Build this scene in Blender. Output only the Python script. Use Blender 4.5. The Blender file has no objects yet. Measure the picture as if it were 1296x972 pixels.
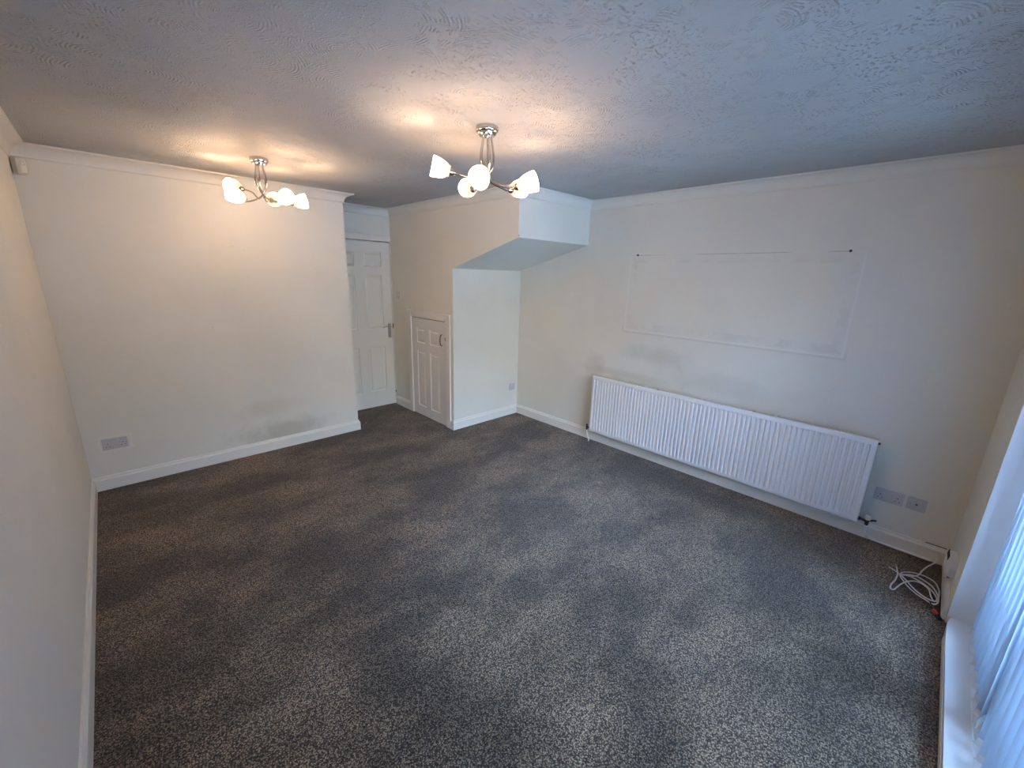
import bpy, bmesh, math, random
from mathutils import Vector, Matrix
random.seed(4)
SC = bpy.context.scene
COL = SC.collection
R = math.radians

# ------------------------------------------------------------------ camera
CAM = (0.3125, 0.3263, 1.6914); YAW, PITCH, ROLL, FPX = 44.1946, -14.8171, 1.6372, 520.56
ya, pi_, ro = R(YAW), R(PITCH), R(ROLL)
F_ = Vector((math.sin(ya)*math.cos(pi_), math.cos(ya)*math.cos(pi_), math.sin(pi_)))
R_ = Vector((math.cos(ya), -math.sin(ya), 0)); U_ = R_.cross(F_)
R2 = R_*math.cos(ro)+U_*math.sin(ro); U2 = -R_*math.sin(ro)+U_*math.cos(ro)
cam = bpy.data.cameras.new('camera'); camo = bpy.data.objects.new('camera', cam); COL.objects.link(camo)
cam.sensor_fit = 'HORIZONTAL'; cam.sensor_width = 36; cam.lens = FPX/1296*36; cam.clip_start = .01
M4 = Matrix((R2, U2, -F_)).transposed().to_4x4(); M4.translation = Vector(CAM)
camo.matrix_world = M4; SC.camera = camo

# ------------------------------------------------------------------ light and exposure
SC.view_settings.view_transform = 'Standard'; SC.view_settings.look = 'None'
SC.view_settings.gamma = 1; SC.view_settings.use_curve_mapping = False
SC.view_settings.exposure = 0.0
SC.cycles.use_denoising = True; SC.cycles.denoising_prefilter = 'ACCURATE'; SC.cycles.adaptive_threshold = .005
SKY_HIGH = (.285, .54, 1.0); SKY_LOW = (.150, .118, .060); SKY_STRENGTH = 92.0
LAMP_COL = (1.0, .64, .39); LAMP_W = 1.4; SHADE_E = 33.0
w = bpy.data.worlds.new('sky'); SC.world = w; w.use_nodes = True
bg = w.node_tree.nodes['Background']; _t = w.node_tree
_tc = _t.nodes.new('ShaderNodeTexCoord'); _sp = _t.nodes.new('ShaderNodeSeparateXYZ'); _mr = _t.nodes.new('ShaderNodeMapRange')
_t.links.new(_tc.outputs['Generated'], _sp.inputs[0]); _t.links.new(_sp.outputs[2], _mr.inputs[0])      # dusk: dull warm horizon, blue overhead
_mr.inputs[1].default_value = .1; _mr.inputs[2].default_value = .8
_mx = _t.nodes.new('ShaderNodeMix'); _mx.data_type = 'RGBA'; _t.links.new(_mr.outputs[0], _mx.inputs[0])
_mx.inputs[6].default_value = (*SKY_LOW, 1); _mx.inputs[7].default_value = (*SKY_HIGH, 1)
_t.links.new(_mx.outputs[2], bg.inputs[0]); bg.inputs[1].default_value = SKY_STRENGTH
WX0, WX1, WTOP = .40, 3.2, 2.08       # patio door opening in the window wall
pl = bpy.data.lights.new('window_portal', 'AREA'); pl.shape = 'RECTANGLE'; pl.size = WX1-WX0; pl.size_y = WTOP
pl.cycles.is_portal = True
plo = bpy.data.objects.new('window_portal', pl); COL.objects.link(plo)
plo.location = ((WX0+WX1)/2, -.33, WTOP/2); plo.rotation_euler = (R(90), 0, R(180)) ; plo.rotation_euler = (R(-90), 0, 0)
plo.rotation_euler = (R(90), 0, 0); plo.rotation_euler = Vector((0, 1, 0)).to_track_quat('-Z', 'Y').to_euler()

# ------------------------------------------------------------------ room sizes (metres)
H = 2.4; W = 3.845; D = 4.545; D2 = 5.138; XA = 2.0756; XU = 2.869; YU = 3.866; YS = 2.929; ZL = 1.7405; ZH = 2.0
SK_H, SK_T = .109, .016

# ------------------------------------------------------------------ node helpers
class NT:
    def __init__(s, name):
        s.m = bpy.data.materials.new(name); s.m.use_nodes = True; s.t = s.m.node_tree
        s.b = s.t.nodes['Principled BSDF']; s.out = s.t.nodes['Material Output']
    def n(s, typ, **k):
        nd = s.t.nodes.new(typ)
        for a, v in k.items(): setattr(nd, a, v)
        return nd
    def l(s, a, b): s.t.links.new(a, b)
    def put(s, sock, v):
        if isinstance(v, (int, float)): sock.default_value = v
        elif isinstance(v, (tuple, list)): sock.default_value = tuple(v) if len(v) == len(sock.default_value) else (*v, 1)
        else: s.l(v, sock)
    def math(s, op, a, b=0.0, c=0.0, clamp=False):
        nd = s.n('ShaderNodeMath', operation=op); nd.use_clamp = clamp
        s.put(nd.inputs[0], a); s.put(nd.inputs[1], b); s.put(nd.inputs[2], c); return nd.outputs[0]
    def mix(s, f, a, b):
        nd = s.n('ShaderNodeMix', data_type='RGBA'); s.put(nd.inputs[0], f)
        for i, v in ((6, a), (7, b)): s.put(nd.inputs[i], (*v, 1) if isinstance(v, tuple) and len(v) == 3 else v)
        return nd.outputs[2]
    def noise(s, vec, scale, detail=2, rough=.5, out='Fac'):
        nd = s.n('ShaderNodeTexNoise'); nd.inputs['Scale'].default_value = scale
        nd.inputs['Detail'].default_value = detail; nd.inputs['Roughness'].default_value = rough
        s.l(vec, nd.inputs['Vector']); return nd.outputs[out]
    def ramp(s, f, a, b):            # smooth 0..1 between a and b
        nd = s.n('ShaderNodeMapRange', interpolation_type='SMOOTHSTEP'); s.put(nd.inputs[0], f)
        nd.inputs[1].default_value = a; nd.inputs[2].default_value = b; return nd.outputs[0]
    def pos(s):
        tc = s.n('ShaderNodeTexCoord'); return tc.outputs['Object']
    def xyz(s, v):
        nd = s.n('ShaderNodeSeparateXYZ'); s.l(v, nd.inputs[0]); return nd.outputs
    def bump(s, h, strength=.3, dist=.002):
        nd = s.n('ShaderNodeBump'); nd.inputs['Strength'].default_value = strength; nd.inputs['Distance'].default_value = dist
        s.l(h, nd.inputs['Height']); s.l(nd.outputs[0], s.b.inputs['Normal'])
    def spot(s, c3, v, r, soft=.5, wob=None):     # blob mask around a point; r = (rx, ry, rz)
        x, y, z = s.xyz(v)
        acc = None
        for q, c, rr in zip((x, y, z), c3, r):
            if rr is None: continue
            d = s.math('DIVIDE', s.math('SUBTRACT', q, c), rr); d = s.math('MULTIPLY', d, d)
            acc = d if acc is None else s.math('ADD', acc, d)
        acc = s.math('SQRT', acc)
        if wob is not None: acc = s.math('ADD', acc, wob)
        return s.ramp(acc, 1.0, 1.0-soft)

def simple(name, col, rough=.5, metal=0., spec=.5, **k):
    t = NT(name); t.b.inputs['Base Color'].default_value = (*col, 1); t.b.inputs['Roughness'].default_value = rough
    t.b.inputs['Metallic'].default_value = metal; t.b.inputs['Specular IOR Level'].default_value = spec
    v = t.pos(); nz = t.noise(v, k.get('ns', 60), 2)
    t.bump(nz, k.get('bs', .04), .001)
    return t.m

WALL = (.74, .73, .665)
def wall_mat(name, extra=None, col=WALL):
    t = NT(name); v = t.pos()
    big = t.noise(v, 1.3, 4, .6); sm = t.noise(v, 160, 3, .6)
    c = t.mix(t.ramp(big, .3, .7), tuple(x*.955 for x in col), tuple(min(1, x*1.02) for x in col))
    c = t.mix(t.math('MULTIPLY', t.ramp(sm, .35, .65), .07), c, tuple(x*.6 for x in col))
    if extra: c = extra(t, v, c)
    t.l(c, t.b.inputs['Base Color']); t.b.inputs['Roughness'].default_value = .75; t.b.inputs['Specular IOR Level'].default_value = .2
    h = t.math('ADD', t.math('MULTIPLY', sm, .6), t.noise(v, 45, 3, .6))
    t.bump(h, .22, .0025)
    return t.m

def back_extra(t, v, c):       # dirty scuff above the skirting, old plaster ridge round the socket, small chips
    wob = t.math('MULTIPLY', t.math('SUBTRACT', t.noise(v, 5, 4, .65), .5), 1.5)
    m = t.spot((1.36, 0, .17), v, (.52, None, .17), .9, wob)
    c = t.mix(t.math('MULTIPLY', m, .5), c, (.36, .33, .26))
    m = t.spot((1.2, 0, .42), v, (.42, None, .12), .9, wob)
    c = t.mix(t.math('MULTIPLY', m, .22), c, (.42, .38, .28))
    x, y, z = t.xyz(v)
    wn = t.math('MULTIPLY', t.math('SUBTRACT', t.noise(v, 22, 2), .5), .03)
    d = t.math('MAXIMUM', t.math('SUBTRACT', t.math('ABSOLUTE', t.math('SUBTRACT', x, .175)), .092), t.math('SUBTRACT', t.math('ABSOLUTE', t.math('SUBTRACT', z, .358)), .056))
    d = t.math('ABSOLUTE', t.math('ADD', d, wn))
    c = t.mix(t.math('MULTIPLY', t.ramp(d, .006, .0), .5), c, (.86, .85, .80))
    for (px, pz, rx, rz) in ((1.12, 1.86, .025, .006), (1.2, 1.83, .008, .012), (.9, 1.2, .01, .01)):
        c = t.mix(t.math('MULTIPLY', t.spot((px, 0, pz), v, (rx, None, rz), .6), .4), c, (.5, .47, .4))
    return c
def right_extra(t, v, c):      # outline left by a television panel, soot above the radiator
    x, y, z = t.xyz(v)
    wn = t.math('MULTIPLY', t.math('SUBTRACT', t.noise(v, 9, 3, .6), .5), .02)
    def box(cy, cz, hy, hz): return t.math('MAXIMUM', t.math('SUBTRACT', t.math('ABSOLUTE', t.math('SUBTRACT', y, cy)), hy), t.math('SUBTRACT', t.math('ABSOLUTE', t.math('SUBTRACT', z, cz)), hz))
    d = box(1.59, 1.56, .84, .345)
    ln = t.math('MULTIPLY', t.ramp(t.math('ABSOLUTE', d), .009, .002), t.ramp(z, 1.93, 1.85))
    c = t.mix(t.math('MULTIPLY', ln, .3), c, (.86, .85, .82))
    # darker dabs just inside the outline at both sides and under it
    nz = t.ramp(t.noise(v, 7, 3, .6), .45, .6)
    ins = t.math('MULTIPLY', t.ramp(t.math('ABSOLUTE', t.math('ADD', d, .045)), .035, .02), t.math('MULTIPLY', nz, t.ramp(z, 1.9, 1.82)))
    c = t.mix(t.math('MULTIPLY', ins, .16), c, (.40, .39, .37))
    out = t.math('MULTIPLY', t.ramp(t.math('ABSOLUTE', t.math('SUBTRACT', d, .016)), .012, .003), t.ramp(z, 1.30, 1.22))
    c = t.mix(t.math('MULTIPLY', out, .22), c, (.4, .39, .37))
    # pencil line between the two screws
    pz = t.math('ADD', t.math('SUBTRACT', z, 1.900), t.math('MULTIPLY', t.math('SUBTRACT', y, 1.6), .0045))
    pl_ = t.math('MULTIPLY', t.ramp(t.math('ABSOLUTE', pz), .0035, .0015), t.math('MULTIPLY', t.ramp(y, .80, .84), t.ramp(y, 2.4, 2.36)))
    c = t.mix(t.math('MULTIPLY', pl_, t.math('MULTIPLY', t.ramp(t.noise(v, 3, 2), .4, .55), .65)), c, (.35, .34, .33))
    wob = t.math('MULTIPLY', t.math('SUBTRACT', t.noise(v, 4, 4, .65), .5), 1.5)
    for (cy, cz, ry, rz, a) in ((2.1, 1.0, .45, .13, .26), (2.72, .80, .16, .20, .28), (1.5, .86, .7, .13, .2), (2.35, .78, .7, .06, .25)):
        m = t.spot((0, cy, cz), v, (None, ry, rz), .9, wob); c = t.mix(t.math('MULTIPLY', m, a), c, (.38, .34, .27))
    return c

def ceiling_mat():
    t = NT('artex_ceiling'); v = t.pos()
    # swirled artex: concentric comb strokes inside cells
    wn = t.n('ShaderNodeTexNoise'); wn.inputs['Scale'].default_value = 2.2; wn.inputs['Detail'].default_value = 2; t.l(v, wn.inputs['Vector'])
    off = t.n('ShaderNodeVectorMath', operation='SCALE'); sub = t.n('ShaderNodeVectorMath', operation='SUBTRACT')
    t.l(wn.outputs['Color'], sub.inputs[0]); sub.inputs[1].default_value = (.5, .5, .5); t.l(sub.outputs[0], off.inputs[0]); off.inputs['Scale'].default_value = .12
    ad = t.n('ShaderNodeVectorMath', operation='ADD'); t.l(v, ad.inputs[0]); t.l(off.outputs[0], ad.inputs[1])
    vo = t.n('ShaderNodeTexVoronoi', voronoi_dimensions='2D'); vo.inputs['Scale'].default_value = 4.2; t.l(ad.outputs[0], vo.inputs['Vector'])
    sw = t.math('SINE', t.math('MULTIPLY', vo.outputs['Distance'], 125))
    sw = t.math('MULTIPLY', t.math('ADD', sw, 1), .5)
    brk = t.math('MULTIPLY', t.ramp(t.noise(v, 26, 3, .6), .45, .6), t.ramp(t.noise(v, 3.1, 3, .6), .40, .54))
    sw = t.math('MULTIPLY', sw, brk)
    dab = t.ramp(t.noise(v, 75, 3, .55), .56, .68)
    dabm = t.ramp(t.noise(v, 5.0, 3, .6), .46, .58)
    h = t.math('ADD', t.math('MULTIPLY', sw, .55), t.math('MULTIPLY', t.math('MULTIPLY', dab, dabm), 1.0))
    h = t.math('ADD', h, t.math('MULTIPLY', t.noise(v, 3.2, 3, .5), 3.0))
    h = t.math('ADD', h, t.math('MULTIPLY', t.noise(v, 170, 2), .25))
    t.bump(h, .85, .006)
    c = t.mix(t.ramp(t.noise(v, 1.2, 3), .3, .7), (.40, .40, .395), (.43, .43, .42))
    t.l(c, t.b.inputs['Base Color']); t.b.inputs['Roughness'].default_value = .7; t.b.inputs['Specular IOR Level'].default_value = .25
    return t.m

def carpet_mat():
    t = NT('taupe_twist_carpet'); v = t.pos()
    f1 = t.noise(v, 150, 2, .6); f2 = t.noise(v, 62, 3, .75); f3 = t.noise(v, 420, 1)
    vo = t.n('ShaderNodeTexVoronoi', voronoi_dimensions='2D'); vo.inputs['Scale'].default_value = 175; t.l(v, vo.inputs['Vector'])
    tuft = t.math('FRACT', t.math('MULTIPLY', t.xyz(vo.outputs['Color'])[0], 7.31))
    edge = t.ramp(vo.outputs['Distance'], .75, .15)
    sp = t.math('ADD', t.math('ADD', t.math('MULTIPLY', f1, .55), t.math('MULTIPLY', f2, .45)), t.math('MULTIPLY', t.math('SUBTRACT', tuft, .5), .30))
    c = t.mix(t.math('MULTIPLY', t.ramp(sp, .36, .66), edge), (.022, .015, .010), (.42, .300, .190))
    c = t.mix(t.math('MULTIPLY', t.ramp(f3, .55, .7), .35), c, (.44, .37, .31))
    # painted shade along the radiator, plus brushed / trodden pile: nap lying in different directions
    mp = t.n('ShaderNodeMapping'); mp.inputs['Rotation'].default_value = (0, 0, R(35)); mp.inputs['Scale'].default_value = (1.0, 1.6, 1); t.l(v, mp.inputs['Vector'])
    nap_shade = t.ramp(t.noise(mp.outputs[0], 1.35, 5, .62), .36, .66)
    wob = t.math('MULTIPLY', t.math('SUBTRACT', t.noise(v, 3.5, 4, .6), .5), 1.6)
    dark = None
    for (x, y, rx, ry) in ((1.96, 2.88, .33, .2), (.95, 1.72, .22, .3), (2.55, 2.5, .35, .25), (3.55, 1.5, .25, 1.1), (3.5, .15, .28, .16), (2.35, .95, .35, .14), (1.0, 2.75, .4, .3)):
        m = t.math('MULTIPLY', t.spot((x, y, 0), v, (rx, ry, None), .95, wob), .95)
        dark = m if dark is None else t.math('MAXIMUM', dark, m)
    nap_shade = t.math('MULTIPLY', nap_shade, t.math('SUBTRACT', 1, dark))
    k = t.math('ADD', t.math('MULTIPLY', nap_shade, .95), .54)
    vm = t.n('ShaderNodeVectorMath', operation='SCALE'); t.l(c, vm.inputs[0]); t.l(k, vm.inputs['Scale'])
    t.l(vm.outputs[0], t.b.inputs['Base Color'])
    t.b.inputs['Roughness'].default_value = .95; t.b.inputs['Specular IOR Level'].default_value = .12
    t.b.inputs['Sheen Weight'].default_value = .25; t.b.inputs['Sheen Roughness'].default_value = .4
    t.bump(t.math('ADD', sp, t.math('MULTIPLY', f3, .3)), .9, .012)
    return t.m

M = {}
M['wall'] = wall_mat('painted_plaster')
M['wall_back'] = wall_mat('painted_plaster_scuffed', back_extra)
M['wall_right'] = wall_mat('painted_plaster_marked', right_extra)
M['ceiling'] = ceiling_mat()
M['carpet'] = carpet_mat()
M['gloss'] = simple('white_gloss_paint', (.75, .735, .68), .32, ns=25)
M['coving'] = simple('coving_paint', (.69, .68, .63), .6, ns=90)
M['door'] = simple('door_paint', (.74, .73, .67), .38, ns=25)
M['cupboard'] = simple('cupboard_paint', (.76, .74, .71), .38, ns=25)
M['radiator'] = simple('radiator_enamel', (.80, .80, .81), .28, ns=25)
M['plastic'] = simple('white_plastic', (.52, .51, .53), .35)
M['plastic_cream'] = simple('ivory_plastic', (.72, .70, .62), .4)
M['dark'] = simple('dark_plastic', (.015, .015, .018), .5)
M['chrome'] = simple('chrome', (.62, .60, .58), .12, 1., bs=.0)
M['steel'] = simple('brushed_steel', (.42, .41, .40), .32, 1.)
M['brass_dark'] = simple('tarnished_metal', (.06, .06, .065), .4, .8)
M['cable'] = simple('white_cable', (.74, .73, .71), .4)
M['red'] = simple('red_plastic', (.50, .03, .03), .4)
M['upvc'] = simple('white_upvc', (.80, .81, .82), .3)
M['sill'] = simple('white_sill', (.80, .80, .81), .3)
M['paving'] = simple('grey_paving', (.55, .54, .52), .85, ns=12, bs=.4)
M['pir'] = simple('sensor_plastic', (.56, .55, .49), .4)
t = NT('blind_fabric'); v = t.pos(); t.b.inputs['Base Color'].default_value = (.70, .79, .88, 1); t.b.inputs['Roughness'].default_value = .7  # white vanes tinted blue: daylight colour painted into the fabric
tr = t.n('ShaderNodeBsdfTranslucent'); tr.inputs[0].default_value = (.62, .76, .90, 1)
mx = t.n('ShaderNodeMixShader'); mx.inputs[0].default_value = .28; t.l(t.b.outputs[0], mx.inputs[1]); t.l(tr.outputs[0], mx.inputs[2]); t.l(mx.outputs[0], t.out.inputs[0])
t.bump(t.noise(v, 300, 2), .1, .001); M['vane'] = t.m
t = NT('window_glass'); gl = t.n('ShaderNodeBsdfGlossy'); gl.inputs['Roughness'].default_value = 0
tp = t.n('ShaderNodeBsdfTransparent'); tp.inputs[0].default_value = (.94, .96, .95, 1); fr = t.n('ShaderNodeFresnel'); fr.inputs[0].default_value = 1.45
mx = t.n('ShaderNodeMixShader'); t.l(fr.outputs[0], mx.inputs[0]); t.l(tp.outputs[0], mx.inputs[1]); t.l(gl.outputs[0], mx.inputs[2]); t.l(mx.outputs[0], t.out.inputs[0]); M['glass'] = t.m
# glowing opal glass: brighter round the bulb, creamier at the neck (local +Z runs from neck to rim)
t = NT('lit_opal_glass'); z = t.xyz(t.pos())[2]; f = t.ramp(z, .014, .046)
t.b.inputs['Base Color'].default_value = (.85, .82, .75, 1); t.b.inputs['Roughness'].default_value = .25
t.l(t.mix(f, (1., .50, .18), (1., .64, .39)), t.b.inputs['Emission Color'])
t.l(t.math('ADD', t.math('MULTIPLY', f, SHADE_E), .75), t.b.inputs['Emission Strength']); M['shade'] = t.m
t = NT('lit_bulb'); t.b.inputs['Emission Color'].default_value = (1, .86, .62, 1); t.b.inputs['Emission Strength'].default_value = 30; M['bulb'] = t.m

# ------------------------------------------------------------------ mesh helpers
def obj(name, bm, mat, parent=None, smooth=False, kind=None):
    me = bpy.data.meshes.new(name); bmesh.ops.recalc_face_normals(bm, faces=bm.faces); bm.to_mesh(me); bm.free()
    if mat: me.materials.append(mat)
    o = bpy.data.objects.new(name, me); COL.objects.link(o)
    if smooth:
        for p in me.polygons: p.use_smooth = True
        if smooth != 'all':
            try: me.set_sharp_from_angle(angle=R(40))
            except Exception: pass
    if parent: o.parent = parent
    if kind: o['kind'] = kind
    return o
def thing(name, label, cat, loc=(0, 0, 0), rot=(0, 0, 0), group=None):
    o = bpy.data.objects.new(name, None); COL.objects.link(o); o.empty_display_size = .05
    o.location = loc; o.rotation_euler = rot; o['label'] = label; o['category'] = cat
    if group: o['group'] = group
    return o
def tag(o, label, cat, group=None):
    o['label'] = label; o['category'] = cat
    if group: o['group'] = group
    return o
def box(bm, a, b, bev=0., seg=2):
    r = bmesh.ops.create_cube(bm, size=1); vs = r['verts']
    c = [(a[i]+b[i])/2 for i in range(3)]; s = [abs(b[i]-a[i]) for i in range(3)]
    for v_ in vs: v_.co = Vector((v_.co.x*s[0]+c[0], v_.co.y*s[1]+c[1], v_.co.z*s[2]+c[2]))
    if bev: bmesh.ops.bevel(bm, geom=list({e for v_ in vs for e in v_.link_edges}), offset=bev, segments=seg, affect='EDGES', profile=.5)
    return bm
def B(*boxes, bev=0., seg=2):
    bm = bmesh.new()
    for a, b in boxes: box(bm, a, b, bev, seg)
    return bm
def prism(bm, prof, fn, a, b):
    """prof: 2D points; fn(u, v, w) -> 3D; extrude from w=a to w=b"""
    v0 = [bm.verts.new(fn(u, v_, a)) for u, v_ in prof]; v1 = [bm.verts.new(fn(u, v_, b)) for u, v_ in prof]
    n = len(prof); bm.faces.new(v0); bm.faces.new(v1[::-1])
    for i in range(n): bm.faces.new((v0[i], v0[(i+1) % n], v1[(i+1) % n], v1[i]))
def sweep(path, prof, mat, name, closed=False, cap=True, e0=None, e1=None, smooth=False, kind='structure', parent=None):
    """path: XY points with the room on the LEFT-hand normal; prof: (offset into room, z)."""
    P = [Vector(p) for p in path]; n = len(P); bm = bmesh.new(); rings = []
    def nrm(a, b): d = (b-a).normalized(); return Vector((-d.y, d.x))
    for i in range(n):
        n0 = nrm(P[i-1], P[i]) if (i > 0 or closed) else e0
        n1 = nrm(P[i], P[(i+1) % n]) if (i < n-1 or closed) else e1
        if n0 is None: m = n1
        elif n1 is None: m = n0
        else: m = (n0+n1)/(1+n0.dot(n1))
        rings.append([bm.verts.new((P[i].x+m.x*o_, P[i].y+m.y*o_, z_)) for o_, z_ in prof])
    k = len(prof)
    for i in range(n if closed else n-1):
        a, b = rings[i], rings[(i+1) % n]
        for j in range(k): bm.faces.new((a[j], a[(j+1) % k], b[(j+1) % k], b[j]))
    if not closed and cap: bm.faces.new(rings[0]); bm.faces.new(rings[-1][::-1])
    return obj(name, bm, mat, parent, smooth=smooth, kind=kind)
def tube(bm, pts, r, seg=10, sub=6, closed_ends=True):
    P = [Vector(p) for p in pts]
    if sub > 1:
        Q = []
        for i in range(len(P)-1):
            p0, p1, p2, p3 = P[max(i-1, 0)], P[i], P[i+1], P[min(i+2, len(P)-1)]
            for s_ in range(sub):
                u = s_/sub
                Q.append(.5*((2*p1)+(p2-p0)*u+(2*p0-5*p1+4*p2-p3)*u*u+(3*p1-p0-3*p2+p3)*u**3))
        Q.append(P[-1]); P = Q
    ref = None; rings = []
    for i, p in enumerate(P):
        d = (P[min(i+1, len(P)-1)]-P[max(i-1, 0)]).normalized()
        if ref is None: ref = d.orthogonal().normalized()
        ref = (ref-d*ref.dot(d)).normalized(); b_ = d.cross(ref)
        rr = r(i/(len(P)-1)) if callable(r) else r
        rings.append([bm.verts.new(p+(ref*math.cos(2*math.pi*j/seg)+b_*math.sin(2*math.pi*j/seg))*rr) for j in range(seg)])
    for a, b in zip(rings, rings[1:]):
        for j in range(seg): bm.faces.new((a[j], a[(j+1) % seg], b[(j+1) % seg], b[j]))
    if closed_ends: bm.faces.new(rings[0][::-1]); bm.faces.new(rings[-1])
def lathe(bm, prof, seg=24, mat4=None, loop=False):
    """prof: (r, z); closes to the axis where r == 0"""
    mat4 = mat4 or Matrix(); rings = []
    for r_, z_ in prof:
        if r_ <= 1e-6: rings.append([bm.verts.new(mat4 @ Vector((0, 0, z_)))])
        else: rings.append([bm.verts.new(mat4 @ Vector((r_*math.cos(2*math.pi*j/seg), r_*math.sin(2*math.pi*j/seg), z_))) for j in range(seg)])
    pairs = list(zip(rings, rings[1:]))
    if loop: pairs.append((rings[-1], rings[0]))
    for a, b in pairs:
        for j in range(seg):
            k = (j+1) % seg
            if len(a) == 1 and len(b) == 1: continue
            if len(a) == 1: bm.faces.new((a[0], b[j], b[k]))
            elif len(b) == 1: bm.faces.new((a[j], a[k], b[0]))
            else: bm.faces.new((a[j], a[k], b[k], b[j]))
def axis(p, d):
    return Matrix.Translation(Vector(p)) @ Vector(d).to_track_quat('Z', 'Y').to_matrix().to_4x4()

# ------------------------------------------------------------------ setting: shell
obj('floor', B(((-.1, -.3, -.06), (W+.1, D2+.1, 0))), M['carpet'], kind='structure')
obj('ceiling', B(((-.1, -.3, H), (W+.1, D2+.1, H+.08))), M['ceiling'], kind='structure')
obj('wall_left', B(((-.1, -.3, 0), (0, D+.1, H))), M['wall'], kind='structure')
obj('wall_back', B(((0, D, 0), (XA, D2+.1, H))), M['wall_back'], kind='structure')
obj('wall_right', B(((W, -.3, 0), (W+.1, YU, H))), M['wall_right'], kind='structure')
DX0, DX1, DZ = 2.0756, 2.863, 2.04
obj('wall_doorway', B(((DX0, D2, DZ), (XU, D2+.1, H)), ((DX1, D2, 0), (XU, D2+.1, DZ)), ((DX0, D2+.1, 0), (XU, D2+.12, H))), M['wall'], kind='structure')
CY0, CY1, CZ = 3.989, 4.694, 1.19
bm = bmesh.new(); fx = lambda u, v_, w_: (w_, u, v_)
prism(bm, [(YU, 0), (CY0, 0), (CY0, H), (YU, H)], fx, XU, W+.1)
prism(bm, [(CY0, CZ), (CY1, CZ), (CY1, H), (CY0, H)], fx, XU, W+.1)
prism(bm, [(CY1, 0), (D2+.12, 0), (D2+.12, H), (CY1, H)], fx, XU, W+.1)
prism(bm, [(CY0, 0), (CY1, 0), (CY1, CZ), (CY0, CZ)], fx, XU+.06, W+.1)
prism(bm, [(YU, ZL), (YU, H), (YS, H), (YS, ZH)], fx, XU, W)
obj('wall_stairs', bm, M['wall'], kind='structure')
obj('wall_window', B(((0, -.3, 0), (WX0, 0, H)), ((WX1, -.3, 0), (W, 0, H)), ((WX0, -.3, WTOP), (WX1, 0, H))), M['wall'], kind='structure')

# coving, one mitred run round the room
cp = [(0, H)]; CVV, CVH = .083, .083
cp = [(0.0, H-CVV), (.004, H-CVV), (.006, H-CVV+.004)]
for k in range(9):
    a = R(90*k/8); cp.append((CVH-.004-(CVH-.014)*math.cos(a), H-.010-(CVV-.018)*(1-math.sin(a))))
cp += [(CVH-.004, H-.006), (CVH, H-.006), (CVH, H), (0, H)]
# walk with the room on the left
room = [(0, 0), (W, 0), (W, YS), (XU, YS), (XU, D2), (XA, D2), (XA, D), (0, D)]
cv = sweep(room, cp, M['coving'], 'trim_1', closed=True)

# skirting boards
skp = [(0, 0), (SK_T, 0), (SK_T, SK_H-.026), (SK_T-.003, SK_H-.020), (SK_T-.007, SK_H-.014), (SK_T-.008, SK_H-.004), (SK_T-.011, SK_H), (0, SK_H)]
N = lambda x, y: Vector((x, y))
sweep([(0, D), (0, 0)], skp, M['gloss'], 'baseboard_left', e0=N(0, -1), e1=N(0, 1))
sweep([(XA, D2), (XA, D), (0, D)], skp, M['gloss'], 'baseboard_back', e1=N(1, 0))
sweep([(W, 0), (W, YU)], skp, M['gloss'], 'baseboard_right', e0=N(0, 1), e1=N(0, -1))
sweep([(W, YU), (XU, YU), (XU, CY0-.078)], skp, M['gloss'], 'baseboard_alcove', e0=N(-1, 0))
sweep([(XU, CY1+.078), (XU, D2)], skp, M['gloss'], 'baseboard_stairs')
sweep([(WX1+.02, 0), (W, 0)], skp, M['gloss'], 'baseboard_window', e1=N(-1, 0))
# dark gap where the skirting has pulled away in the corner
obj('trim_2', B(((W-.006, .018, SK_H+.0005), (W-.0008, .115, SK_H+.004))), M['dark'], kind='structure')

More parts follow.
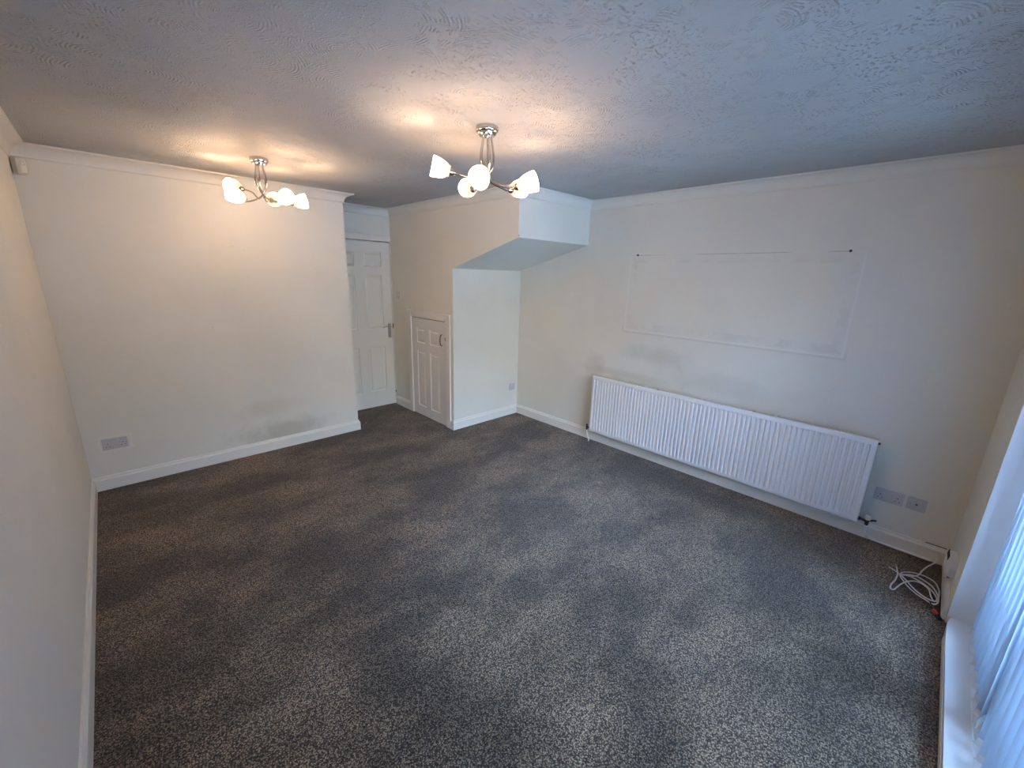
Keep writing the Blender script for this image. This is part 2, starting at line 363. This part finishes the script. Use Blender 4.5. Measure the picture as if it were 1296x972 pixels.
# ------------------------------------------------------------------ panelled doors
def panel_door(name, w_, h_, th, panels, mat, parent=None, pd=.010):
    """slab in local XZ (front faces -Y), origin bottom left; panels (x0,x1,z0,z1) with recessed moulding and raised field"""
    bm = bmesh.new()
    xs = sorted({0, w_, *[p[0] for p in panels], *[p[1] for p in panels]}); zs = sorted({0, h_, *[p[2] for p in panels], *[p[3] for p in panels]})
    def inside(x, z): return any(p[0] < x < p[1] and p[2] < z < p[3] for p in panels)
    def quad(a, b, c, d): bm.faces.new([bm.verts.new(q) for q in (a, b, c, d)])
    for i in range(len(xs)-1):
        for j in range(len(zs)-1):
            if not inside((xs[i]+xs[i+1])/2, (zs[j]+zs[j+1])/2):
                quad((xs[i], 0, zs[j]), (xs[i+1], 0, zs[j]), (xs[i+1], 0, zs[j+1]), (xs[i], 0, zs[j+1]))
    def ring(p, i0, y0, i1, y1):
        a = [(p[0]+i0, y0, p[2]+i0), (p[1]-i0, y0, p[2]+i0), (p[1]-i0, y0, p[3]-i0), (p[0]+i0, y0, p[3]-i0)]
        b = [(p[0]+i1, y1, p[2]+i1), (p[1]-i1, y1, p[2]+i1), (p[1]-i1, y1, p[3]-i1), (p[0]+i1, y1, p[3]-i1)]
        for k in range(4): quad(a[k], a[(k+1) % 4], b[(k+1) % 4], b[k])
        return b
    for p in panels:
        ring(p, 0, 0, .006, pd); ring(p, .006, pd, .016, pd+.001); b = ring(p, .016, pd+.001, .034, .002)
        quad(*b)
    quad((0, th, 0), (0, th, h_), (w_, th, h_), (w_, th, 0))
    quad((0, 0, 0), (0, 0, h_), (0, th, h_), (0, th, 0)); quad((w_, 0, 0), (w_, th, 0), (w_, th, h_), (w_, 0, h_))
    quad((0, 0, h_), (w_, 0, h_), (w_, th, h_), (0, th, h_)); quad((0, 0, 0), (0, th, 0), (w_, th, 0), (w_, 0, 0))
    bmesh.ops.remove_doubles(bm, verts=bm.verts, dist=1e-5)
    return obj(name, bm, mat, parent)

# main six-panel door in the doorway
d1 = bpy.data.objects.new('door_1', None); COL.objects.link(d1); d1.location = (DX0, D2, 0); d1['kind'] = 'structure'
cols = ((.115, .325), (.438, .660)); rows = ((.205, .778), (.993, 1.643), (1.737, 1.902))
slab = panel_door('door_slab', DX1-DX0-.012, 2.018, .036, [(a, b, c, d) for a, b in cols for c, d in rows], M['door'], d1)
slab.location = (.004, .004, .008)
fr = obj('door_frame', B(((-.0, -.014, 2.036), (DX1-DX0+.005, .0, 2.102)), ((DX1-DX0-.007, -.006, 0), (DX1-DX0+.005, .0, 2.036)), bev=.003), M['gloss'], d1)
hd = obj('door_handle', B(((.712, -.008, .886), (.748, .003, 1.065)), bev=.0035, seg=3), M['steel'], d1, True)
bm = bmesh.new(); tube(bm, [(.730, -.006, 1.027), (.730, -.04, 1.027), (.722, -.05, 1.027), (.68, -.05, 1.030), (.628, -.047, 1.024)], lambda u: .0085-.002*u, 10)
obj('lever', bm, M['steel'], hd, True)
obj('keep', B(((.776, -.012, 1.0), (.782, 0, 1.06)), ((.776, -.010, .16), (.782, 0, .185))), M['brass_dark'], d1)

# low cupboard door under the stairs
d2 = bpy.data.objects.new('door_2', None); COL.objects.link(d2); d2.location = (XU, 0, 0); d2['kind'] = 'structure'
cw, chh = CY1-CY0-.012, CZ-.012
pan = [(CY1-.006-b, CY1-.006-a, c, d) for a, b in ((4.413, 4.583), (4.124, 4.313)) for c, d in ((.115, .797), (.892, 1.065))]
# local x of the slab runs from y=CY1 towards y=CY0 (front faces -X)
pan = [(CY1-.006-y1, CY1-.006-y0, c, d) for y0, y1 in ((4.413, 4.583), (4.124, 4.313)) for c, d in ((.115, .797), (.892, 1.065))]
s2 = panel_door('door_slab', cw-.006, chh, .03, pan, M['cupboard'], d2, pd=.009)
s2.rotation_euler = (0, 0, R(-90)); s2.location = (-.002, CY1-.004, .004)
AW, AT = .078, .018
obj('door_frame', B(((-AT, CY1, 0), (0, CY1+AW, CZ+AW)), ((-AT, CY0-AW, 0), (0, CY0, CZ+AW)), ((-AT, CY0, CZ), (0, CY1, CZ+AW)), bev=.006, seg=3), M['cupboard'], d2)
obj('rebate', B(((.004, CY0, 0), (.055, CY0+.004, CZ)), ((.004, CY1-.003, 0), (.055, CY1, CZ)), ((.004, CY0, CZ-.006), (.055, CY1, CZ))), M['brass_dark'], d2)
bm = bmesh.new(); tube(bm, [(0, 4.071, .922), (-.018, 4.071, .928), (-.026, 4.071, .952), (-.028, 4.071, .982), (-.026, 4.071, 1.010), (-.018, 4.071, 1.036), (0, 4.071, 1.042)], .006, 10)
obj('door_handle', bm, M['brass_dark'], d2, True)
obj('latch', B(((-.012, 3.991, .985), (0, 4.006, 1.022)), bev=.002), M['brass_dark'], d2)
for z_ in (1.0, .17):
    bm = bmesh.new(); lathe(bm, [(0, -.035), (.005, -.035), (.005, .035), (0, .035)], 10, Matrix.Translation((-.006, CY1-.001, z_)))
    obj('hinge', bm, M['cupboard'], d2, True)

# ------------------------------------------------------------------ patio door, sill and frame
w1 = bpy.data.objects.new('window_1', None); COL.objects.link(w1); w1['kind'] = 'structure'
def frame_rect(bm, x0, x1, z0, z1, y0, y1, wd, bev=.006):
    box(bm, (x0, y0, z0), (x0+wd, y1, z1), bev); box(bm, (x1-wd, y0, z0), (x1, y1, z1), bev)
    box(bm, (x0+wd, y0, z0), (x1-wd, y1, z0+wd), bev); box(bm, (x0+wd, y0, z1-wd), (x1-wd, y1, z1), bev)
bm = bmesh.new(); frame_rect(bm, WX0, WX1, .045, WTOP, -.285, -.205, .06); obj('window_frame', bm, M['upvc'], w1)
XM = 2.42
bm = bmesh.new(); frame_rect(bm, XM-.04, WX1-.055, .1, WTOP-.055, -.245, -.195, .085); sash = obj('sliding_sash', bm, M['upvc'], w1)
obj('pane', B(((XM+.03, -.222, .17), (WX1-.12, -.216, WTOP-.12))), M['glass'], sash)
bm = bmesh.new(); frame_rect(bm, WX0+.055, XM+.045, .1, WTOP-.055, -.285, -.248, .085); s_ = obj('fixed_sash', bm, M['upvc'], w1)
obj('pane', B(((WX0+.13, -.270, .17), (XM-.03, -.264, WTOP-.12))), M['glass'], s_)
# sill board with a rounded far corner
bm = bmesh.new(); pr = [(WX0, -.3), (WX1, -.3), (WX1, -.022), (WX1-.012, -.012), (WX1-.05, -.004), (WX1-.12, .002), (WX1-.2, .004), (WX0, .004)]
prism(bm, pr, lambda u, v_, w_: (u, v_, w_), 0, .045)
bmesh.ops.bevel(bm, geom=[e for e in bm.edges if all(q.co.z > .04 and q.co.y > -.1 for q in e.verts)], offset=.004, segments=2, affect='EDGES')
obj('window_sill', bm, M['sill'], w1)
obj('trim_4', B(((WX1-.006, -.205, .045), (WX1, -.0005, WTOP))), M['sill'], kind='structure')
# strip of trim where the carpet meets the sill
obj('trim_3', B(((WX0, .0042, 0), (WX1-.18, .009, .030)), bev=.001), M['gloss'], kind='structure')
# outside
obj('patio_ground', B(((-2, -7, -.12), (7, -.3, -.02))), M['paving'], kind='structure')

bm = bmesh.new()  # unseen fence, added to keep low sky light off the far walls
for k in range(50): box(bm, (-1.5+k*.16, -3.62, -.1), (-1.36+k*.16, -3.60, 1.8), .003, 1)
box(bm, (-1.5, -3.66, .35), (6.5, -3.62, .44)); box(bm, (-1.5, -3.66, 1.35), (6.5, -3.62, 1.44))
obj('sky_blocker_fence', bm, simple('sky_blocker_timber', (.22, .18, .14), .85), kind='structure')

# vertical blind
vb = thing('vertical_blind', 'white fabric vertical blind hanging in the patio door recess, vanes turned open', 'window blind', (0, 0, 0))
obj('headrail', B(((WX0+.01, -.135, WTOP-.045), (WX1-.01, -.085, WTOP)), bev=.004), M['upvc'], vb)
VZ0, VZ1, VW = .075, WTOP-.05, .089
vx = []
x = 3.065
while x > WX0+.03: vx.append(x); x -= .0785
random.seed(2)
vme = None; vane_x = []
for i, x in enumerate(vx):
    if i == 0:
        bm = bmesh.new(); n = 8
        pts = [((.004*math.sin(math.pi*k/n)), -k*VW/n) for k in range(n+1)]
        a = [bm.verts.new((px, py, VZ0)) for px, py in pts]; b = [bm.verts.new((px, py, VZ1)) for px, py in pts]
        for k in range(n): bm.faces.new((a[k], a[k+1], b[k+1], b[k]))
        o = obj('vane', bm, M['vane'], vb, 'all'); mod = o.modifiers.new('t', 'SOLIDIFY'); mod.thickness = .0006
        bm = bmesh.new(); box(bm, (-.002, -VW+.002, VZ0-.004), (.006, -.001, VZ0+.026), .0015)
        box(bm, (-.004, -.004, VZ0-.002), (.004, .006, VZ0+.005), .001)
        wgt = obj('bottom_weight', bm, M['upvc'], o); first = o; o.location = (x, -.072, 0)
    else:
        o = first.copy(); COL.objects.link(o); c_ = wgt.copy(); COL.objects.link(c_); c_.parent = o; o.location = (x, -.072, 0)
    o.rotation_euler = (0, 0, R(68 if i == 8 else -22+random.uniform(-4, 4)))
for yy in (-.068,):
    bm = bmesh.new()
    for i in range(len(vx)-1):
        k = 13
        for j in range(k):
            u = j/k; xx = vx[i]+(vx[i+1]-vx[i])*u; zz = VZ0+.002-.012*4*u*(1-u)*.8
            bmesh.ops.create_icosphere(bm, subdivisions=1, radius=.0027, matrix=Matrix.Translation((xx, yy, zz)))
    obj('bead_chain', bm, M['upvc'], vb, True)

# ------------------------------------------------------------------ radiator
RX, RY0, RY1, RZ0, RZ1 = W-.100, .453, 2.680, .127, .725
rad = thing('radiator', 'long white ribbed panel radiator fixed low on the wall under the faint panel outline', 'radiator', (W, (RY0+RY1)/2, 0))
rl = lambda bm: bmesh.ops.translate(bm, verts=bm.verts, vec=(-W, -(RY0+RY1)/2, 0))
bm = bmesh.new()
npitch = 65; pw = (RY1-RY0-.044)/npitch
ys = [(RY0, .006), (RY0+.004, .001), (RY0+.008, 0), (RY0+.022, 0)]
prof_c = [(0.0, 0), (.28, 0), (.40, .45), (.50, 1), (.62, 1), (.74, .45), (.86, 0)]
gy = []
for k in range(npitch):
    for u, dd in prof_c: gy.append((RY0+.022+pw*(k+u), dd))
ycols = [(y, 0, e) for y, e in ys] + [(y, dd, 0) for y, dd in gy] + [(RY1-.022, 0, 0), (RY1-.008, 0, 0), (RY1-.004, 0, .001), (RY1, 0, .006)]
zrows = [(RZ0, 0, .010), (RZ0+.004, 0, .002), (RZ0+.010, 0, 0), (RZ0+.030, 0, 0), (RZ0+.040, .55, 0), (RZ0+.052, 1, 0), (RZ1-.050, 1, 0), (RZ1-.040, 1, 0), (RZ1-.036, 0, 0), (RZ1-.008, 0, 0), (RZ1-.003, 0, .002), (RZ1, 0, .008)]
grid = [[bm.verts.new((RX+.0135*dd*zf+max(e, ez), y, z_)) for y, dd, e in ycols] for z_, zf, ez in zrows]
for i in range(len(zrows)-1):
    for j in range(len(ycols)-1): bm.faces.new((grid[i][j], grid[i][j+1], grid[i+1][j+1], grid[i+1][j]))
rl(bm); fp = obj('front_panel', bm, M['radiator'], rad, True)
bm = B(((RX+.010, RY0+.001, RZ0+.001), (RX+.022, RY1-.001, RZ1-.001)), bev=.003); rl(bm); obj('back_panel', bm, M['radiator'], rad)
bm = bmesh.new(); yy = RY0+.03
zz0, zz1 = RZ0+.05, RZ1-.045; pts = []; k = 0
while yy < RY1-.03:
    pts += [(RX+.022, yy), (RX+.050, yy+.003), (RX+.050, yy+.011), (RX+.022, yy+.014)]; yy += .0335
a = [bm.verts.new((px, py, zz0)) for px, py in pts]; b = [bm.verts.new((px, py, zz1)) for px, py in pts]
for i in range(len(pts)-1): bm.faces.new((a[i], a[i+1], b[i+1], b[i]))
rl(bm); obj('convector_fins', bm, M['radiator'], rad)
for yb in (RY0+.6, RY0+1.15, RY1-.55):
    bm = B(((RX+.024, yb-.012, RZ0+.1), (W-.0005, yb+.012, RZ1-.012)), ((RX+.012, yb-.012, RZ1-.02), (W-.0005, yb+.012, RZ1-.008)), bev=.001); rl(bm)
    obj('wall_bracket', bm, M['radiator'], rad)
for yb in (1.985, 1.19):
    bm = B(((RX+.016, yb-.009, RZ1-.004), (RX+.030, yb+.009, RZ1+.007)), bev=.002); rl(bm); obj('bracket_clip', bm, M['steel'], rad)
bm = bmesh.new(); lathe(bm, [(0, 0), (.008, 0), (.008, .012), (.004, .014), (0, .014)], 12, axis((RX+.014, RY0+.002, RZ1-.022), (0, -1, 0))); rl(bm); obj('bleed_plug', bm, M['brass_dark'], rad, True)
# valves
bm = bmesh.new(); lathe(bm, [(0, 0), (.011, 0), (.013, .006), (.013, .014), (.008, .016), (.008, .03), (.011, .032), (.011, .05), (0, .05)], 14, axis((RX+.016, RY0+.002, .158), (0, -1, 0)))
lathe(bm, [(0, -.03), (.009, -.03), (.011, -.02), (.011, .012), (0, .012)], 14, Matrix.Translation((RX+.016, RY0-.048, .158)))
tube(bm, [(RX+.016, RY0-.048, .158), (RX+.05, RY0-.070, .155), (RX+.076, RY0-.088, .150)], .0065, 10)
rl(bm); vlv = obj('valve', bm, M['brass_dark'], rad, True)
bm = bmesh.new(); lathe(bm, [(0, .0), (.015, 0), (.0165, .004), (.0165, .022), (.014, .027), (0, .028)], 18, Matrix.Translation((RX+.016, RY0-.048, .168))); rl(bm); obj('valve_cap', bm, M['plastic_cream'], vlv, True)
bm = bmesh.new(); tube(bm, [(RX+.016, RY0-.048, .13), (RX+.020, RY0-.050, .085), (RX+.03, RY0-.062, .045), (RX+.055, RY0-.085, .022), (W-.030, RY0-.125, .012), (W-.0235, .26, .0085), (W-.0235, .16, .0085), (W-.0235, .07, .0085)], .0062, 10); rl(bm); obj('pipe', bm, M['radiator'], rad, True)
bm = bmesh.new(); lathe(bm, [(0, 0), (.011, 0), (.013, .006), (.008, .012), (.008, .022), (.010, .024), (.010, .036), (0, .036)], 14, axis((RX+.016, RY1-.002, .158), (0, 1, 0)))
lathe(bm, [(0, -.03), (.009, -.03), (.010, -.02), (.010, .025), (.007, .032), (0, .032)], 14, Matrix.Translation((RX+.016, RY1+.034, .158))); rl(bm); obj('valve', bm, M['brass_dark'], rad, True)
bm = bmesh.new(); tube(bm, [(RX+.016, RY1+.034, .13), (RX+.020, RY1+.030, .09), (RX+.026, RY1+.015, .04), (RX+.028, RY1+.005, 0.001)], .006, 10); rl(bm); obj('pipe', bm, M['radiator'], rad, True)

# ------------------------------------------------------------------ sockets, switch
def plate_bm(w_, h_, t_=.0095):
    return B(((-w_/2, -t_, -h_/2), (w_/2, 0, h_/2)), bev=.003, seg=3)
def pins(bm, cx, cz, s=1):
    for a, b in (((cx-.002, cz+.010), (cx+.002, cz+.018)), ((cx-.014, cz-.010), (cx-.007, cz-.006)), ((cx+.007, cz-.010), (cx+.014, cz-.006))):
        box(bm, (a[0]*1, -.0100, a[1]), (b[0]*1, -.0070, b[1]))
def socket(name, label, cat, loc, rz, gang=2):
    t_ = thing(name, label, cat, loc, (0, 0, rz))
    obj('plate', plate_bm(.146 if gang == 2 else .086, .086), M['plastic'], t_)
    cs = (-.043, .043) if gang == 2 else (.0,)
    for cx in cs:
        bm = bmesh.new(); pins(bm, cx, -.012 if gang == 2 else -.014); 
        for sx in (-.012, .012): pass
        obj('pin_holes', bm, M['dark'], t_)
    for cx in ((-.0115, .0115) if gang == 2 else (.027,)):
        obj('switch_rocker', B(((cx-.005, -.0125, .010), (cx+.005, -.006, .028)), bev=.0015), M['plastic'], t_)
    for cx in ((-.0605, .0605) if gang == 2 else (-.030, .030)):
        bm = bmesh.new(); lathe(bm, [(0, 0), (.003, 0), (.003, .0015), (0, .0015)], 10, axis((cx, -.0093, 0 if gang == 2 else 0), (0, -1, 0))); obj('screw', bm, M['steel'], t_)
    return t_
socket('double_socket', 'white double plug socket low on the wall by the far left corner', 'socket', (.171, D, .359), 0)
socket('double_socket', 'white double plug socket to the right of the radiator', 'socket', (W, .336, .342), R(-90))
socket('single_socket', 'small single plug socket low in the alcove beside the corner', 'socket', (3.752, YU, .355), 0, 1)
t_ = thing('television_socket', 'white blank-fronted television aerial plate beside the double socket', 'socket', (W, .203, .342), (0, 0, R(-90)))
obj('plate', plate_bm(.090, .086), M['plastic'], t_)
bm = bmesh.new(); lathe(bm, [(0, 0), (.0055, 0), (.0055, .004), (0, .004)], 14, axis((0, -.009, 0), (0, -1, 0))); obj('aerial_port', bm, M['dark'], t_)
for cx in (-.030, .030):
    bm = bmesh.new(); lathe(bm, [(0, 0), (.003, 0), (.003, .0015), (0, .0015)], 10, axis((cx, -.0093, 0), (0, -1, 0))); obj('screw', bm, M['steel'], t_)
t_ = thing('light_switch', 'small white light switch on the wall between the two doors', 'light switch', (XU, 4.977, 1.42), (0, 0, R(-90)))
obj('plate', plate_bm(.086, .086), M['pir'], t_); obj('switch_rocker', B(((-.006, -.014, -.012), (.006, -.006, .012)), bev=.0015), M['pir'], t_)

# screws left in the wall
for (y, z_, lb) in ((2.362, 1.898, 'small dark screw in the wall at the left end of the pencil line'), (.833, 1.905, 'small dark screw in the wall at the right end of the pencil line')):
    bm = bmesh.new(); lathe(bm, [(0, -.002), (.0085, -.002), (.0085, .001), (.003, .002), (.003, .012), (.007, .013), (.006, .017), (0, .018)], 12, axis((W, y, z_), (-1, 0, 0)))
    tag(obj('wall_screw', bm, M['brass_dark'], None, True), lb, 'screw', 'wall screws')
bm = bmesh.new(); tube(bm, [(XU+.002, YS-.001, ZH+.012), (XU-.002, YS-.006, ZH+.018)], .003, 8, 1); tag(obj('wall_nail', bm, M['brass_dark']), 'tiny dark nail at the lower corner of the overhead boxing', 'nail')

# motion sensor
t_ = thing('motion_sensor', 'small ivory alarm motion sensor in the corner below the coving', 'sensor', (.030, D-.030, 2.262), (0, 0, R(0)))
t_.rotation_euler = (0, 0, R(42))
bm = bmesh.new()
prism(bm, [(-.030, .0), (-.026, -.026), (-.016, -.036), (.016, -.036), (.026, -.026), (.030, .0), (.020, .012), (-.020, .012)], lambda u, v_, w_: (u, v_, w_), -.045, .045)
bmesh.ops.bevel(bm, geom=[e for e in bm.edges if abs(e.verts[0].co.z-e.verts[1].co.z) < 1e-5], offset=.004, segments=2, affect='EDGES')
obj('housing', bm, M['pir'], t_)
bm = bmesh.new(); prism(bm, [(-.016, -.035), (-.012, -.041), (.0, -.043), (.012, -.041), (.016, -.035)], lambda u, v_, w_: (u, v_, w_), -.036, .006)
obj('lens', bm, M['plastic_cream'], t_, True)
obj('indicator_window', B(((-.005, -.0375, .014), (.005, -.035, .020)), bev=.0008), M['radiator'], t_)

# ------------------------------------------------------------------ white junction box leaning in the corner, cable coil
t_ = thing('junction_box', 'broken white plastic cable box hanging loose on the wall in the corner beside the sill', 'junction box', (3.46, .021, .205), (R(0), R(-24), R(7)))
bm = bmesh.new(); prism(bm, [(-.070, .040), (-.078, -.020), (-.030, -.066), (.052, -.052), (.074, .004), (.050, .058), (-.020, .066)], lambda u, v_, w_: (u, w_, v_), -.018, .014)
bmesh.ops.bevel(bm, geom=list(bm.edges), offset=.004, segments=2, affect='EDGES'); obj('cover', bm, M['radiator'], t_)
obj('vent_slots', B(*[((.010+k*.013, .0125, .014), (.018+k*.013, .0165, .052)) for k in range(4)]), M['dark'], t_)
obj('terminal_block', B(((-.022, -.016, -.098), (.000, -.006, -.056)), ((.040, -.016, -.086), (.052, -.008, -.05)), bev=.001), M['dark'], t_)

cab = [(W-.022, .055, .075), (3.80, .050, .05), (3.775, .052, .03), (3.726, .08, .012), (3.654, .101, .008), (3.579, .116, .008), (3.535, .14, .01), (3.50, .18, .012),
  # S3 out
  (3.476, .195, .014), (3.514, .162, .018), (3.53, .128, .02), (3.51, .092, .022), (3.478, .058, .022), (3.42, .036, .02), (3.37, .028, .016), (3.335, .032, .012),
  # S6 back
  (3.318, .044, .008), (3.323, .062, .006), (3.336, .085, .006), (3.352, .112, .006), (3.393, .148, .006), (3.434, .172, .008), (3.478, .192, .012),
  # S2 out
  (3.520, .186, .016), (3.560, .155, .014), (3.586, .112, .012), (3.582, .075, .012), (3.555, .047, .014), (3.50, .033, .018), (3.44, .028, .024), (3.38, .030, .024), (3.345, .034, .02),
  # S7 back
  (3.336, .052, .014), (3.35, .088, .012), (3.39, .128, .012), (3.445, .165, .016), (3.478, .190, .022),
  # S4 out
  (3.484, .150, .028), (3.463, .105, .03), (3.429, .068, .03), (3.39, .045, .026), (3.352, .036, .022), (3.332, .046, .018),
  # S5 back to the left lobe
  (3.36, .060, .024), (3.415, .070, .028), (3.447, .092, .028), (3.459, .12, .026), (3.436, .15, .024), (3.395, .176, .018), (3.345, .195, .010), (3.305, .207, .006), (3.303, .222, .006), (3.34, .222, .010), (3.40, .210, .014), (3.47, .205, .018), (3.55, .212, .012), (3.587, .216, .006)]
bm = bmesh.new(); tube(bm, cab, .0036, 8, 6)
cb = tag(obj('coaxial_cable', bm, M['cable'], None, True), 'loose coil of white aerial cable lying on the carpet by the corner', 'cable')
bm = bmesh.new(); tube(bm, [(3.478, .196, .020), (3.50, .205, .014), (3.52, .222, .010), (3.545, .246, .006)], .003, 8, 5); obj('cable_tail', bm, M['cable'], cb, True)
bm = bmesh.new(); lathe(bm, [(0, -.014), (.006, -.014), (.007, -.008), (.007, .008), (.004, .014), (0, .014)], 12, axis((3.59, .219, .009), (1, .15, .1))); obj('plug', bm, M['steel'], cb, True)
# red and black connector
t_ = thing('cable_connector', 'small red and black connector lying beside the cable coil and sill', 'connector', (3.235, .036, .0), (0, 0, R(200)))
bm = bmesh.new(); lathe(bm, [(0, -.02), (.006, -.02), (.0095, -.014), (.0095, .010), (.006, .018), (0, .018)], 14, axis((0, 0, .0105), (1, .2, 0))); obj('red_boot', bm, M['red'], t_, True)
bm = B(((.016, -.008, .001), (.050, .010, .016)), bev=.003); tube(bm, [(-.018, -.003, .010), (-.035, -.004, .014), (-.055, .0, .018), (-.085, .002, .018)], .0028, 8, 4); obj('black_plug', bm, M['dark'], t_)

# white fleck on the carpet
bm = bmesh.new(); bmesh.ops.create_icosphere(bm, subdivisions=1, radius=.007, matrix=Matrix.Translation((2.22, 4.674, .004)) @ Matrix.Diagonal((1, .8, .6, 1)))
tag(obj('paper_scrap', bm, M['cable']), 'tiny white scrap on the brown carpet near the far door', 'scrap')

# ------------------------------------------------------------------ ceiling lights
def fixture(label, cx, cy, arms):
    root = thing('ceiling_light', label, 'ceiling light', (cx, cy, H), group='five-arm ceiling lights')
    bm = bmesh.new(); lathe(bm, [(0, 0), (.054, 0), (.056, -.003), (.056, -.020), (.053, -.025), (.047, -.028), (.045, -.036), (.040, -.042), (0, -.045)], 36); obj('ceiling_rose', bm, M['chrome'], root, True)
    for (az, rc, zc) in arms:
        a = R(az); dx, dy = math.cos(a), math.sin(a); z0 = zc-H
        tilt = R(13)
        dirv = Vector((dx*math.cos(tilt), dy*math.cos(tilt), math.sin(tilt)))
        c = Vector((dx*rc, dy*rc, z0)); neck = c-dirv*.046; hold = neck-dirv*.026
        zb = -.262
        P_ = [(-.020, -.040), (-.029, -.085), (-.035, -.13), (-.031, -.172), (-.014, -.207), (.010, -.235), (.038, min(zb+.012, z0+.015)), (.072, min(zb+.004, z0+.0) if z0 < -.23 else z0-.035)]
        pts = [(dx*r_, dy*r_, z_) for r_, z_ in P_]+[tuple(hold-dirv*.012), tuple(hold+dirv*.004)]
        bm = bmesh.new(); tube(bm, pts, .0053, 10, 7); arm = obj('arm', bm, M['chrome'], root, True)
        mt = axis(neck, dirv)
        bm = bmesh.new(); lathe(bm, [(0, -.028), (.008, -.028), (.012, -.022), (.017, -.014), (.019, -.006), (.019, .002), (.015, .004), (0, .004)], 20, mt); obj('lamp_holder', bm, M['chrome'], arm, True)
        bm = bmesh.new(); outer = [(.016, .0), (.026, .001), (.028, .006), (.0285, .013), (.033, .016), (.039, .034), (.044, .054), (.047, .074), (.048, .090)]
        lathe(bm, outer+[(r_-.003, z_ if z_ > .0 else .003) for r_, z_ in outer[::-1]], 28, loop=True)
        sh = obj('lamp_shade', bm, M['shade'], arm, True); sh.matrix_local = mt
        bm = bmesh.new(); lathe(bm, [(0, .004), (.008, .004), (.010, .018), (.017, .034), (.019, .046), (.014, .060), (0, .066)], 16)
        bu = obj('bulb', bm, M['bulb'], arm, True); bu.matrix_local = mt
        L = bpy.data.lights.new('bulb_light', 'POINT'); L.energy = LAMP_W; L.color = LAMP_COL; L.shadow_soft_size = .012
        lo = bpy.data.objects.new('bulb_light', L); COL.objects.link(lo); lo.parent = root; lo.location = neck+dirv*.074
    return root
fixture('chrome five-arm ceiling light with lit glass shades, nearer, hanging over the middle of the room', 1.80, 2.085,
        [(149.2, .231, 2.193), (222.1, .22, 2.111), (75.5, .218, 2.151), (293.9, .222, 2.130), (1.9, .227, 2.150)])
fixture('chrome five-arm ceiling light with lit glass shades, farther, hanging beside the blank left wall', 1.18, 3.705,
        [(131.5, .199, 2.221), (211.4, .208, 2.129), (59.7, .218, 2.176), (287.3, .225, 2.139), (-8.1, .223, 2.155)])
